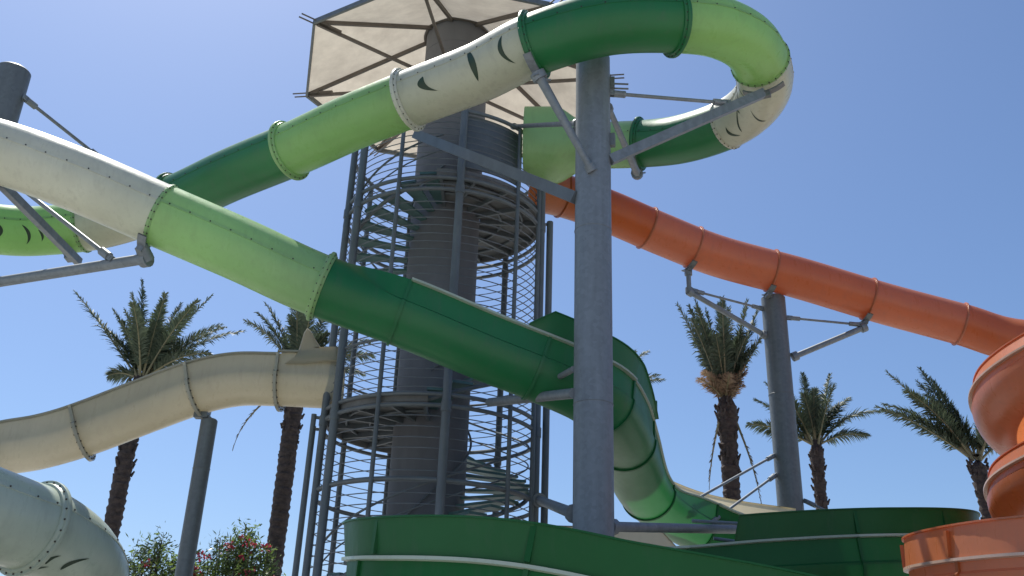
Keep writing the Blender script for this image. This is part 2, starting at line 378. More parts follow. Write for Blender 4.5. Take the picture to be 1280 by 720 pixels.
# ================================================================== TOWER
TC = Vector((-1.62, 20.0, 0))
def pol(a, r, z): return TC + Vector((math.cos(a) * r, math.sin(a) * r, z))
def tower():
    t = thing('slide_tower', 'tall grey stair tower with a round core and barred cage in the middle', 'tower', TC)
    cr = .80
    mb = MB(); n = 64
    zs = [0.0]
    while zs[-1] < 17.6: zs.append(min(17.6, zs[-1] + 2.4))
    prof = []
    for i, z in enumerate(zs):
        if i and i < len(zs) - 1: prof += [(z - .012, cr), (z - .006, cr - .008), (z + .006, cr - .008), (z + .012, cr)]
        else: prof.append((z, cr))
    mb.sheet([[pol(2 * PI * k / n, r, z) for k in range(n)] for z, r in prof], 0, True)
    mb.build('core_column', CORE, t)
    CRAD = 2.3; ZT = 13.72
    posts = [(-79, .085), (-112, .045), (-141, .085), (-155, .075), (180, .05), (150, .06), (118, .05), (85, .06), (52, .075), (44, .035), (14, .045), (-17, .09), (-22, .05), (-44, .045)]
    for deg, r in posts:
        mb = MB(); a = R(deg); mb.rod(pol(a, CRAD + .03, 0), pol(a, CRAD + .03, ZT + (.25 if r > .07 else 0)), r, 14)
        # collars where the ring beams clamp the post
        if r > .06:
            for z in (3.2, 6.95, 11.72): mb.rod(pol(a, CRAD + .03, z - .1), pol(a, CRAD + .03, z + .1), r + .018, 14)
        mb.build('cage_post', TOWER, t)
    for deg, ra, z1, r in ((-160, 2.50, 7.12, .055), (-171, 2.44, 7.0, .035), (-6, 2.46, 12.1, .075)):
        mb = MB(); mb.rod(pol(R(deg), ra, 0), pol(R(deg), ra, z1), r, 12)
        mb.rod(pol(R(deg), ra, z1 - .06), pol(R(deg), CRAD, z1 - .06), .035, 8)
        mb.build('outer_post', TOWER, t)
    def hoops(z0, z1, step, a0=0, a1=2 * PI, rad=CRAD, r=.0115):
        mb = MB(); z = z0; full = abs(a1 - a0 - 2 * PI) < .01; n = 72
        while z < z1:
            jz = random.uniform(-.006, .006)
            pts = [pol(a0 + (a1 - a0) * i / n, rad - .02 + .006 * math.sin(3 * i / n * 2 * PI + z), z + jz) for i in range(n if full else n + 1)]
            mb.pipe(pts, r, 5, closed=full); z += step
        return mb
    hoops(.3, 3.0, .21).build('cage_bars', BARS, t)
    hoops(3.2, 6.85, .21).build('cage_bars', BARS, t)
    hoops(7.35, 11.6, .185).build('cage_bars', BARS, t)
    hoops(11.85, 13.6, .155).build('cage_bars', BARS, t)
    for z in (3.2, 5.55, 6.98, 7.2, 8.35, 11.72, 12.0, 13.72):
        mb = MB(); mb.pipe([pol(2 * PI * i / 72, CRAD, z) for i in range(72)], .045 if z not in (8.35,) else .03, 8, closed=True); mb.build('ring_beam', TOWER, t)
    # solid curved guard behind the start deck
    mb = MB(); a0, a1 = R(-78), R(-38); rows = []
    for z in (12.35, 13.68): rows.append([pol(a0 + (a1 - a0) * i / 24, CRAD - .10, z) for i in range(25)])
    mb.sheet(rows); rows = [[pol(a0 + (a1 - a0) * i / 24, CRAD - .13, z) for i in range(25)] for z in (12.35, 13.68)]; mb.sheet(rows)
    for k in range(8): mb.pipe([pol(a0 + (a1 - a0) * i / 24, CRAD - .145, 12.45 + k * .155) for i in range(25)], .02, 5)
    mb.build('guard_panel', TOWER, t)
    # landings: half discs with a skirt and ribs
    def landing(z, a0, a1, nm='landing'):
        mb = MB(); n = 40; th = .16
        ang = [a0 + (a1 - a0) * i / n for i in range(n + 1)]
        r0, r1 = cr + .005, CRAD - .06
        mb.sheet([[pol(a, r0, z) for a in ang], [pol(a, r1, z) for a in ang]])
        mb.sheet([[pol(a, r1, z) for a in ang], [pol(a, r1, z - th) for a in ang]])
        mb.sheet([[pol(a, r1, z - th) for a in ang], [pol(a, r1 - .06, z - th) for a in ang], [pol(a, r1 - .06, z - .03) for a in ang], [pol(a, r0, z - .03) for a in ang]])
        mb.build(nm, DECK, t)
        mb = MB()
        for k in range(9):
            a = a0 + (a1 - a0) * (k + .0) / 8; a = min(max(a, a0 + .04), a1 - .04)
            mb.beam(pol(a, r0, z - .09), pol(a, r1 - .03, z - .09), .06, .11)
        for rr in (1.3, 1.8): mb.pipe([pol(a, rr, z - .07) for a in ang], .03, 6)
        mb.build('landing_ribs', TOWER, t)
    landing(7.22, R(88), R(272)); landing(12.25, R(-92), R(92)); 
    # spiral stair
    def flight(z0, z1, a0, n, turn):
        for i in range(n):
            a = a0 + turn * (i + .5) / n; z = z0 + (z1 - z0) * (i + 1) / n - .02
            w = turn / n * .42
            mb = MB(); q = 6
            top = [pol(a - w + 2 * w * k / q, rr, z) for rr in (cr + .01, CRAD - .16) for k in range(q + 1)]
            bot = [p - Vector((0, 0, .055)) for p in top]; m = q + 1
            fs = []
            for k in range(q): fs += [(k, k + 1, m + k + 1, m + k), (2 * m + k, 3 * m + k, 3 * m + k + 1, 2 * m + k + 1), (k, 2 * m + k, 2 * m + k + 1, k + 1), (m + k, m + k + 1, 3 * m + k + 1, 3 * m + k)]
            fs += [(0, m, 3 * m, 2 * m), (q, 2 * m + q, 3 * m + q, m + q)]
            mb.add(top + bot, fs)
            # folded nosing below the front edge
            for sgn in ():
                b = a + sgn * w; mb.beam(pol(b, cr + .02, z - .085), pol(b, CRAD - .18, z - .085), .025, .10)
            mb.build('tread', TREAD, t, smooth=False)
        for rr, dz, r in ((CRAD - .2, -.10, .045), (CRAD - .2, .95, .024), (CRAD - .2, .55, .016), (cr + .07, .95, .024)):
            mb = MB(); mb.pipe([pol(a0 + turn * i / 50, rr, z0 + (z1 - z0) * i / 50 + dz) for i in range(51)], r, 8)
            mb.build('stringer' if dz < 0 else 'handrail', TOWER, t)
    flight(7.22, 12.25, R(-90), 27, 2 * PI)
    flight(1.8, 7.22, R(90 - 360), 28, 2 * PI)
    flight(0.0, 1.8, R(90 - 480), 9, R(120))
    return t
tower()

# canopy
def canopy():
    t = thing('shade_canopy', 'beige octagonal fabric canopy on dark bars topping the grey tower', 'canopy', TC + Vector((0, 0, 16)))
    RR, Z0, Z1, r1 = 3.85, 16.0, 17.42, .82
    ang = [R(-9 + 45 * k) for k in range(8)]
    mb = MB(); nr = 12
    for k in range(8):
        a, b = ang[k], ang[k] + R(45)
        rows = []
        for i in range(nr + 1):
            s = i / nr; row = []
            for j in range(9):
                q = j / 8
                pa, pb = pol(a, RR + (r1 - RR) * s, Z0 + (Z1 - Z0) * s), pol(b, RR + (r1 - RR) * s, Z0 + (Z1 - Z0) * s)
                p = pa.lerp(pb, q); p.z -= .10 * math.sin(PI * q) * math.sin(PI * min(1, s * .9 + .1)) * (1 - s * .5)
                p.z += .05
                row.append(p)
            rows.append(row)
        mb.sheet(rows)
    mb.build('fabric', FABRIC, t)
    for k in range(8):
        a = ang[k]
        mb = MB(); mb.beam(pol(a, RR, Z0), pol(a, r1, Z1 - .02), .07, .09); mb.build('rib', CFRAME, t)
        mb = MB(); mb.beam(pol(a, RR - .1, Z0 - .03), pol(a, r1 - .02, Z0 - .03), .06, .07)
        mb.box(pol(a, RR - .35, Z0), (math.cos(a) * .3, math.sin(a) * .3, 0), (-math.sin(a) * .03, math.cos(a) * .03, 0), (0, 0, .07))
        mb.build('tie_bar', CFRAME, t)
        mb = MB(); b = a + R(45); mb.beam(pol(a, RR + .03, Z0 - .01), pol(b, RR + .03, Z0 - .01), .06, .12); mb.build('edge_bar', GALVD, t)
        mb = MB()
        for o in (-.07, .07):
            sd = Vector((-math.sin(a), math.cos(a), 0)) * o
            mb.rod(pol(a, RR - .3, Z0) + sd, pol(a, RR + .38, Z0) + sd, .018, 8)
        mb.build('corner_rods', CFRAME, t)
    mb = MB(); mb.pipe([pol(2 * PI * i / 40, r1 + .02, Z1 + .02) for i in range(40)], .05, 8, closed=True); mb.build('crown_ring', CFRAME, t)
canopy()

# ================================================================== GREEN AND CREAM SLIDE
def green_slide():
    ctrl = [at(*q) for q in [
        (655, 182, 18.9), (720, 182, 18.8), (800, 180, 18.4), (860, 172, 17.7), (922, 148, 16.8), (955, 110, 15.6), (943, 63, 14.4), (905, 37, 13.7), (850, 28, 13.35),
        (760, 30, 13.15), (670, 55, 13.4), (600, 90, 14.2), (520, 121, 14.9), (440, 153, 15.5), (370, 185, 16.2), (290, 218, 17.0), (215, 252, 17.9), (130, 279, 18.4), (60, 288, 18.4), (0, 287, 18.1)]]   # 0..19
    ctrl += [Vector(v) for v in [(-12.3, 17.5, 10.5), (-13.6, 16.1, 10.32), (-13.9, 14.5, 10.18), (-12.9, 13.1, 10.06), (-11.2, 12.9, 9.95), (-9.8, 13.2, 9.86)]]   # 20..25
    ctrl += [at(*q) for q in [(0, 190, 13.6), (100, 226, 13.8), (200, 269, 14.1), (300, 312, 14.4), (402, 358, 14.7),      # 26..30
        (500, 389, 15.0), (600, 430, 15.3), (690, 466, 15.55), (745, 494, 15.9), (772, 528, 16.8), (787, 566, 18.1), (805, 608, 19.4), (840, 638, 20.6)]]  # 31..38
    ctrl += [Vector(v) for v in [(4.75, 21.35, 5.42), (6.0, 21.3, 5.18), (7.5, 20.6, 4.92), (8.3, 18.8, 4.56), (7.6, 16.9, 4.28), (6.2, 15.95, 4.05), (4.6, 15.85, 3.90), (3.06, 16.15, 3.77),   # 39..46
        (1.3, 16.2, 3.65), (-.3, 15.2, 3.48), (-1.15, 13.5, 3.15), (-1.32, 11.9, 2.86), (-.85, 10.75, 2.69), (.1, 10.15, 2.575), (1.1, 10.05, 2.39), (2.4, 10.15, 2.22), (3.3, 10.3, 2.08)]]  # 47..55
    P = Path(ctrl)
    t = thing('water_slide', 'long green and cream slide that loops round the pale round pillar', 'water slide', (ctrl[36].x, ctrl[36].y, 0))
    # start box: square mouth on the deck, necking down to the tube
    mb = MB(); rows = []; n = 48
    us, L = P.samples(0, 1.35)
    for k, u in enumerate(us):
        s = k / (len(us) - 1); g = min(1, max(0, (s - .45) / .45)); g = g * g * (3 - 2 * g); fr = P.frame(max(u, .02)); row = []
        for i in range(n):
            a = 2 * PI * i / n; c, q = math.cos(a), math.sin(a)
            sq = .80 / (abs(c) ** 3 + abs(q) ** 3) ** (1 / 3)
            row.append(ringpt(fr, a, sq * (1 - g) + TR * g))
        rows.append(row)
    mb.sheet(rows, 0, True); mb.build('start_box', LG, t, label='light green flared start box')
    S = [(1.35, 2.0, LG, 'light green'), (2.0, 3.75, DG, 'dark green'), (3.75, 5.7, CREAM, 'cream'), (5.7, 8.1, LG, 'light green'), (8.1, 10.02, DG, 'dark green'),
         (10.02, 12.12, CREAM, 'cream'), (12.12, 14.1, LG, 'light green'), (14.1, 15.95, DG, 'dark green'), (15.95, 17.35, CREAM, 'cream'), (17.35, 19.9, LG, 'light green'),
         (19.9, 22.4, DG, 'dark green'), (22.4, 24.6, LG, 'light green'), (24.6, 28.02, CREAM, 'cream'), (28.02, 30.0, LG, 'light green')]
    secs = []
    for u0, u1, m, nm in S:
        secs.append(tube_section(P, u0, u1, m, t, label=nm + ' tube section'))
    def own(u, o):
        for (u0, u1, m_, n_), sc in zip(S, secs):
            if u0 < u <= u1 + 1e-6:
                o.parent = sc; o.matrix_parent_inverse = Matrix(); return
    for (u, m) in [(1.35, LG), (2.0, DG), (3.75, CREAM), (5.7, LG), (8.1, DG), (10.02, DG), (12.12, CREAM), (14.1, LG), (15.95, DG), (17.35, LG), (19.9, DG), (22.4, LG), (24.6, CREAM), (28.02, LG), (30.0, LG)]:
        big = u in (12.12, 14.1, 8.1, 15.95, 2.0, 30.0, 10.02)
        own(u, flange(P, u, m, t, out=.085 if big else .03, w=.07 if big else .04))
    # claw marks (angle 0 = right hand side of travel, PI = left hand side)
    s = secs[5]
    stripe(P, 10.3, R(212), .55, .07, s, bend=-.16, lean=-.12); stripe(P, 10.8, R(207), .60, .17, s, bend=.12, lean=-.08); stripe(P, 11.68, R(208), .34, .16, s, bend=-.45, lean=-.7)
    s = secs[2]
    for u, a, l, w, ln in ((4.05, -62, .34, .09, -.3), (4.45, -48, .5, .06, 1.4), (4.7, -25, .34, .05, .9), (4.95, -12, .36, .045, .8), (4.75, -80, .4, .05, .7), (5.3, -25, .4, .04, 1.0)):
        stripe(P, u, R(a), l, w, s, bend=.25, lean=ln)
    s = secs[9]
    for u, a, l, w in ((18.95, 205, .36, .09), (18.4, 212, .42, .08), (18.0, 218, .26, .06), (17.75, 215, .3, .06)): stripe(P, u, R(a), l, w, s, bend=.25, lean=-.2)
    # opening: the roof of the tube is cut away and the shell becomes an open flume
    cnt = len(u_profile())
    def trans(k):
        g = k * k * (3 - 2 * k); al = R(179.5) + (R(136) - R(179.5)) * k; A = arc_profile(al, cnt); B = u_profile()
        w = max(0, (k - .1) / .9); w = w * w * (3 - 2 * w)
        return [(a[0] * (1 - w) + b[0] * w, a[1] * (1 - w) + b[1] * w) for a, b in zip(A, B)]
    flume_section(P, 30.0, 31.0, DG, t, 'dark green section where the tube opens', trans)
    cuts = [31.0, 32.75, 34.3, 35.6, 37.2, 38.6, 40.2, 42.6, 44.4, 46.0, 48.2, 50.6, 52.2, 53.6, 55.0]
    for a, b in zip(cuts[:-1], cuts[1:]):
        # the sides of the trough dip low on the steep drop
        hf = {35.6: lambda k: UH - .26 * k * k * (3 - 2 * k), 37.2: lambda k: UH - .26 * (1 - k * k * (3 - 2 * k))}.get(a)
        flume_section(P, a, b, DG if a < 34 else DGM if a < 38 else DGL, t, 'dark green open flume section', profile=(lambda k, g=hf: u_profile(h=g(k))) if hf else None)
        for sd in (-1, 1): rim(P, a, b, PALE, t, sd, h=hf or UH, out=.04 if 34 < a < 38 else .07, th=.028 if 34 < a < 38 else .035)
    for c in cuts[:-1]: seam_rib(P, c, DG if c < 35 else DGL, t, h=.12 if c == 37.2 else UH)
    W = splash
    W(P, 32.45, 34.3, DG, CREAM, t, 1, start=.25); W(P, 34.3, 35.6, DG, CREAM, t, 1, end=1.3)
    W(P, 37.5, 40.2, CREAMSUN, None, t, -1, start=.9, hh=.55); W(P, 40.2, 42.6, DGL, CREAM, t, -1); W(P, 42.6, 44.4, DGL, CREAM, t, -1); W(P, 44.4, 45.5, DGL, CREAM, t, -1, end=.05)
    W(P, 46.0, 48.2, CREAMSUN, None, t, 1, start=.5, hh=.55); W(P, 48.2, 50.6, DGL, CREAM, t, 1); W(P, 50.6, 52.2, DGL, CREAM, t, 1); W(P, 52.2, 53.6, DGL, CREAM, t, 1); W(P, 53.6, 55, DGL, CREAM, t, 1)
    for c, sd in ((33.6, 1), (35.6, 1), (43.5, -1), (44.4, -1), (52.2, 1), (50.9, 1)):
        fr = P.frame(c); mb = MB(); p, tt, s_, up = fr
        mb.box(p + s_ * (sd * (UR + .058)) + up * (UH + .03 + .19), tt * .03, s_ * .02, up * .18); mb.build('wall_seam', DG if c < 38 else DGL, t)
    # legs under the low lanes
    for u in (39.6, 41.8, 43.4, 45.6, 47.6, 49.6, 51.6, 53.9):
        p = P.pos(u); mb = MB(); mb.rod((p.x, p.y, 0), (p.x, p.y, p.z - UR - .06), .11, 14); mb.rod((p.x, p.y, p.z - UR - .12), (p.x, p.y, p.z - UR - .015), .17, 14)
        mb.build('support_leg', GALV, t)
    return P
GP = green_slide()

# ================================================================== ORANGE SLIDE
def orange_slide():
    c = [at(*q) for q in [(672, 238, 20.3), (705, 245, 20.6), (760, 264, 21), (830, 294, 21.5), (900, 321, 21.9), (1000, 348, 22.2), (1100, 378, 22.4), (1200, 405, 22.4), (1270, 425, 22.2)]]  # 0..8
    c += [Vector(v) for v in [(14.2, 21.1, 10.1), (15.1, 19.0, 9.35), (15.0, 17.0, 8.55), (14.2, 15.4, 7.85)]]   # 9..12
    HC = Vector((10.95, 14.5, 0)); RH = 2.62
    h0 = len(c)
    for k in range(0, 19):
        a = R(-10 - 45 * k); c.append(HC + Vector((RH * math.cos(a), RH * math.sin(a), 7.54 - .196 * k)))       # 13..31
    c = c[:h0 + 18]
    c += [Vector(v) for v in [(8.6, 12.4, 3.71), (6.8, 12.75, 3.46), (5.75, 12.15, 3.31), (5.36, 11.0, 3.18), (5.74, 9.8, 3.08), (7.0, 9.2, 2.96), (9.0, 9.2, 2.66), (11, 9.2, 2.36)]]
    P = Path(c)
    t = thing('water_slide', 'orange tube slide that runs down to a stacked orange spiral', 'water slide', (HC.x, HC.y, 0))
    cuts = [0, .95, 2.7, 3.55, 4.65, 5.85, 7.0, 8.4, 9.4, 10.6, 12.4]
    for i, (a, b) in enumerate(zip(cuts[:-1], cuts[1:])):
        tube_section(P, a, b, ORANGE, t, bolts=False, seam=())
    for u in cuts[1:]: flange(P, u, ORANGE, t, out=.04, w=.035, bolts=False)
    last = len(c) - 1
    e = [12.4]
    while e[-1] + 2.0 < last: e.append(e[-1] + 2.0)
    e.append(last)
    for a, b in zip(e[:-1], e[1:]):
        flume_section(P, a, b, ORANGE, t, 'orange open flume section', r=.62, h=.12)
        for sd in (-1, 1): rim(P, a, b, PALEO, t, sd, r=.62, h=.12, out=.06, th=.03)
        seam_rib(P, a, ORANGE, t, r=.62, h=.12)
        # the outer wall: left of travel in the clockwise spiral, right of travel in the last bend
        if b <= h0 + 18.5: splash(P, a, b, ORANGE, None, t, -1, r=.62, h=.12, hh=.22, lean=-.1)
        else: splash(P, a, b, ORANGE, None, t, 1, r=.62, h=.12, hh=.33, lean=-.02)
    for u in (h0 + 20.3, h0 + 21.35, h0 + 22.3):
        p, tt, s_, up = P.frame(u); mb = MB(); mb.box(p + s_ * (.62 + .045) + up * (.12 + .03 + .14), tt * .022, s_ * .02, up * .135); mb.build('wall_seam', ORANGE, t)
    # central mast with arms carrying the spiral
    mb = MB(); mb.rod((HC.x, HC.y, 0), (HC.x, HC.y, 8.6), .3, 28); mb.build('mast', GALV, t)
    for k in (1, 3, 5, 7, 9, 11, 13, 15):
        p = c[h0 + k]; mb = MB(); mb.rod((HC.x, HC.y, p.z - .9), (p.x, p.y, p.z - UR - .05), .06, 10); mb.build('arm', GALV, t)
    for u in (h0 + 19, h0 + 21.2, h0 + 23, h0 + 24):
        p = P.pos(u); mb = MB(); mb.rod((p.x, p.y, 0), (p.x, p.y, p.z - UR - .02), .12, 14); mb.build('support_leg', GALV, t)
    for u in (9.8, 11.2):
        p = P.pos(u); mb = MB(); mb.rod((p.x, p.y, 0), (p.x, p.y, p.z - UR - .02), .2, 20); mb.build('support_leg', GALV, t)
    return P
OP = orange_slide()

# ================================================================== BEIGE SLIDE
def beige_slide():
    c = [at(*q) for q in [(428, 476, 19.4), (352, 474, 19.3), (300, 474, 19.4), (250, 484, 19.5), (190, 505, 19.6), (110, 535, 19.6), (50, 552, 19.5), (0, 560, 19.4), (-70, 575, 19.0)]]
    c += [Vector(v) for v in [(-13.6, 18.2, 5.2), (-14.6, 16.5, 4.6), (-14.6, 14.5, 4.0)]]
    P = Path(c)
    t = thing('water_slide', 'beige open slide with a pointed fin leaving the tower cage', 'water slide', (c[4].x, c[4].y, 0))
    cuts = [1.0, 3.05, 5.1, 7.6, 9.0, 11.0]
    # start mouth, taller than the flume
    def mouth(k):
        pr = u_profile(ledge=.008); g = 1 - k
        return [(a * (1 + .06 * g), b * (1 + .06 * g) + (.10 * g if b > .1 else 0)) for a, b in pr]
    flume_section(P, 0, 1.0, BEIGE, t, 'taller beige start section', mouth)
    for sd in (-1, 1): rim(P, .02, 1.0, BEIGE, t, sd, h=UH + .04, r=UR + .02)
    for a, b in zip(cuts[:-1], cuts[1:]):
        flume_section(P, a, b, BEIGE, t, profile=lambda k: u_profile(ledge=.008))
        for sd in (-1, 1): rim(P, a, b, BEIGE, t, sd, out=.05)
    for u in cuts[:-1]: seam_rib(P, u, BEIGE, t, out=.085, w=.06, bolts=True)
    # fin on the near edge beside the start section
    p, tt, sd, up = P.frame(.72)
    near = sd if sd.y < 0 else -sd
    yn = p.y - UR - .05
    sh = [at(x, y, yn) for x, y in ((356, 455), (367, 448), (373, 439), (377, 426), (380, 416), (384, 410), (388, 413), (394, 424), (402, 436), (412, 438), (426, 434), (426, 452), (405, 452), (380, 455))]
    cen = sum(sh, Vector()) / len(sh); mb = MB(); rows = []
    for off, sc in ((-.06, .0), (-.06, .45), (-.055, .75), (-.035, .93), (0, 1.0), (.035, .93), (.055, .75), (.06, .45), (.06, 0)):
        rows.append([cen + (q - cen) * sc - near * off for q in sh])
    mb.sheet(rows, 0, True); mb.build('fin', BEIGEF, t, label='pointed beige fin standing on the slide edge')
    for u in (9.4, 10.6):
        w = P.pos(u); mb = MB(); mb.rod((w.x, w.y, 0), (w.x, w.y, w.z - UR - .02), .17, 18); mb.build('support_leg', GALV, t)
    return P
BP = beige_slide()

# ================================================================== MINT TUBE
def mint_slide():
    c = [at(*q) for q in [(-230, 566, 10.3), (-110, 606, 11.1), (0, 646, 11.9), (52, 665, 12.4), (92, 693, 13.0), (110, 726, 13.8), (106, 762, 14.7), (80, 796, 15.4)]]
    P = Path(c)
    t = thing('water_slide', 'short mint and cream tube with claw stripes, low beside the bushes', 'water slide', (c[4].x, c[4].y, 0))
    a = tube_section(P, 0, 2.75, MINT, t, seam=(R(28), R(152)), label='mint tube section')
    b = tube_section(P, 2.75, 6.6, MINT, t, seam=(R(28), R(152)), label='mint tube section')
    flange(P, 2.75, MINT, t, out=.085, w=.07); flange(P, 6.6, MINT, t)
    saddle(t, P, 1.9, R(80), GALVD)
    stripe(P, 2.95, R(-44), .18, .06, b, bend=.3, lean=.4); stripe(P, 3.4, R(-36), .28, .06, b, bend=.2, lean=.6); stripe(P, 2.95, R(-66), .2, .05, b, bend=.2, lean=.5)
    for u in (1.2, 5.6):
        w = P.pos(u); mb = MB(); mb.rod((w.x, w.y, 0), (w.x, w.y, w.z - TR - .01), .13, 16); mb.build('support_leg', GALV, t)
    return P

# ================================================================== PILLARS
def pillar(label, base, top, r, mat, cap=True):
    t = thing('support_pillar', label, 'pillar', (base[0], base[1], 0), None)
    mb = MB(); n = 48; x, y = base
    mb.sheet([[(x + rr * math.cos(2 * PI * i / n), y + rr * math.sin(2 * PI * i / n), z) for i in range(n)] for z, rr in ((0, r), (top - .03, r), (top, r - .03))], 0, True)
    b = len(mb.v); mb.add([(x + (r - .03) * math.cos(2 * PI * i / n), y + (r - .03) * math.sin(2 * PI * i / n), top) for i in range(n)], [tuple(range(n))])
    for z in (3.0, 6.0, 9.0):
        if z < top - 1: mb.pipe([(x + (r + .001) * math.cos(2 * PI * i / n), y + (r + .001) * math.sin(2 * PI * i / n), z) for i in range(n)], .008, 6, closed=True)
    mb.build('column', mat, t)
    mb = MB(); mb.rod((x, y, 0), (x, y, .05), r + .2, 32)
    for i in range(12): mb.rod((x + (r + .11) * math.cos(PI * i / 6), y + (r + .11) * math.sin(PI * i / 6), .05), (x + (r + .11) * math.cos(PI * i / 6), y + (r + .11) * math.sin(PI * i / 6), .12), .03, 6)
    mb.build('base_plate', mat, t)
    return t
def arm(t, p0, p1, r0, r1=None, name='arm', n=12, foot=True, mat=None, lug=True):
    mb = MB(); mb.rod(p0, p1, r0, n, r1)
    d = (Vector(p1) - Vector(p0)).normalized()
    if lug:
        mb.rod(Vector(p0) - d * .03, Vector(p0) + d * .10, r0 * 1.6, n)
        mb.rod(Vector(p1) - d * .10, Vector(p1) + d * .03, (r1 or r0) * 1.6, n)
    return mb.build(name, mat or GALV, t)
def rod2(t, p0, p1, r=.025, mat=None):
    """tie rod with fork ends and pins"""
    p0, p1 = Vector(p0), Vector(p1); d = (p1 - p0).normalized(); mb = MB(); mb.rod(p0, p1, r, 10)
    s = d.cross(Vector((0, 0, 1))).normalized()
    for p, g in ((p0, 1), (p1, -1)):
        mb.rod(p + d * g * .06, p + d * g * .28, r * 1.9, 10)
        mb.box(p + d * g * .02 + s * .035, d * .07, s * .008, d.cross(s) * .05); mb.box(p + d * g * .02 - s * .035, d * .07, s * .008, d.cross(s) * .05)
        mb.rod(p - s * .06, p + s * .06, .02, 8)
    return mb.build('tie_rod', mat or GALV, t)
def saddle(t, path, u, span=R(80), mat=None, r=TR):
    """curved steel cradle under a slide joint"""
    p, tt, sd, up = path.frame(u); mb = MB(); rows = []
    for x in (-.07, .07):
        for rr in (r + .11, r + .14):
            rows.append([p + tt * x + (sd * math.cos(-PI / 2 - span / 2 + span * i / 12) + up * math.sin(-PI / 2 - span / 2 + span * i / 12)) * rr for i in range(13)])
    order = [rows[0], rows[1], rows[3], rows[2], rows[0]]
    mb.sheet(order)
    mb.box(p - up * (r + .17), tt * .05, sd * .12, up * .05)
    return mb.build('cradle', mat or GALV, t)

MP = mint_slide()

def main_pillar():
    X, Y, r = 1.315, 14.2, .305
    t = pillar('thick pale galvanised pillar standing before the tower, slide bending over its top', (X, Y), 12.55, r, GALV)
    c = lambda z, a, k=0: Vector((X + (r + k) * math.cos(a), Y + (r + k) * math.sin(a), z))
    def on(px, py, a=-PI / 2):
        """point of the pillar's skin at the height where the photo shows it"""
        v = at(px, py, Y - r if a < 0 else Y); return c(v.z, a)
    b = GP.pos(10.02) - GP.frame(10.02)[3] * (TR + .12)
    saddle(t, GP, 10.02); arm(t, b, on(732, 212, R(-100)), .085, .06)
    # long arm to the far bend and its strut
    e = GP.pos(5.62) - GP.frame(5.62)[3] * (TR + .12)
    saddle(t, GP, 5.62, R(70), mat=GALVD)
    mb = MB(); s = on(762, 192, R(-20)); mb.beam(s, e, .12, .17); mb.build('arm', GALV, t)
    rod2(t, on(764, 106, R(-10)), e.lerp(s, .25) + Vector((0, 0, .12)), .035)
    # arm holding the return lane of the tube
    g = GP.pos(2.0) - GP.frame(2.0)[3] * (TR + .16); saddle(t, GP, 2.0)
    d = (g - on(764, 130, R(0))); arm(t, on(764, 130, R(20)), g + d.normalized() * .25, .05, .085)
    # beams tying the pillar to the tower
    def tw(deg, z, rad=2.35): return pol(R(deg), rad, z)
    mb = MB(); mb.beam(at(520, 168, 17.6), on(722, 238, R(-170)), .14, .20); mb.build('brace', TOWER, t)
    arm(t, at(642, 158, 18.9), on(722, 148, R(150)), .05)
    arm(t, at(612, 503, 17.75), on(720, 493, R(190)), .085, lug=False)
    arm(t, at(655, 495, 17.9), on(722, 462, R(185)), .05, lug=False)
    arm(t, at(674, 625, 19.2), on(720, 640, R(150)), .09)
    # low arm that carries the dropping flume
    h = at(930, 662, 17.2); arm(t, on(764, 656, R(30)), h, .075)
    mb = MB()
    for z, a in ((11.98, R(-5)), (10.95, R(165)), (10.75, R(-15))):
        if True: mb.box(c(z, a, .03), (math.cos(a) * .05, math.sin(a) * .05, 0), (-math.sin(a) * .05, math.cos(a) * .05, 0), (0, 0, .12))
    mb.build('lug_plates', GALVD, t)
    mb = MB()
    for k in (-.05, .05): mb.rod(c(11.95 + k, R(0), -.05), c(11.95 + k, R(0), .33), .017, 8)
    mb.build('anchor_rods', GALVD, t)
main_pillar()

def right_pillar():
    X, Y, r = 6.70, 22.5, .30
    t = pillar('grey round pillar with two bracket arms under the orange tube', (X, Y), 11.62, r, GALVD)
    for u in (3.55, 4.65, 5.85): saddle(t, OP, u, R(60), GALVD)
    q = [OP.pos(u) - OP.frame(u)[3] * (TR + .2) for u in (3.55, 4.65, 5.85)]
    mb = MB(); mb.rod(q[1] + Vector((0, 0, .05)), (X, Y, 11.6), .07, 12); mb.build('neck', GALVD, t)
    L = q[0] - Vector((0, 0, .55))
    arm(t, q[0], L, .06); arm(t, L, (X - r, Y - .05, 10.55), .065); rod2(t, L + Vector((.12, 0, .03)), (X - r - .03, Y - .05, 11.28), .03)
    arm(t, q[2] - Vector((0, 0, .08)), (X + r + .08, Y - .05, 10.0), .075); rod2(t, q[2] + Vector((-.1, 0, -.02)), (X + r + .04, Y - .05, 11.05), .03)
    # thin ties down to the green lane below
    rod2(t, (X - r - .04, Y - .1, 7.45), at(856, 632, 20.2), .03); rod2(t, (X - r - .04, Y - .1, 6.98), at(890, 652, 20.6), .03)
    rod2(t, (X + r + .04, Y - .1, 6.4), (X + 1.6, Y - 1.6, 5.3), .03)
    # light pipe frame beside the lane
    mb = MB(); z = .03
    a, b, c2, d = at(865, 651, 16.3), at(931, 655, 16.3), at(920, 677, 16.3), at(892, 673, 16.3)
    for p0, p1 in ((a, b), (b, c2), (d, c2)): mb.rod(p0, p1, .03, 8)
    mb.build('pipe_frame', GALV, t)
right_pillar()

def left_post():
    top = at(262, 524, 19.55)
    t = pillar('slim grey post with a fork top carrying the beige slide', (top.x, top.y), top.z, .17, GALVD)
    q = BP.pos(3.05) - BP.frame(3.05)[3] * (UR + .1)
    mb = MB(); mb.rod(top - Vector((0, 0, .05)), q + Vector((0, 0, .02)), .06, 12); mb.box(q, (.14, 0, 0), (0, .1, 0), (0, 0, .06)); mb.box(q.lerp(top, .55), (.09, 0, 0), (0, .09, 0), (0, 0, .03)); mb.build('fork', GALVD, t)
left_post()

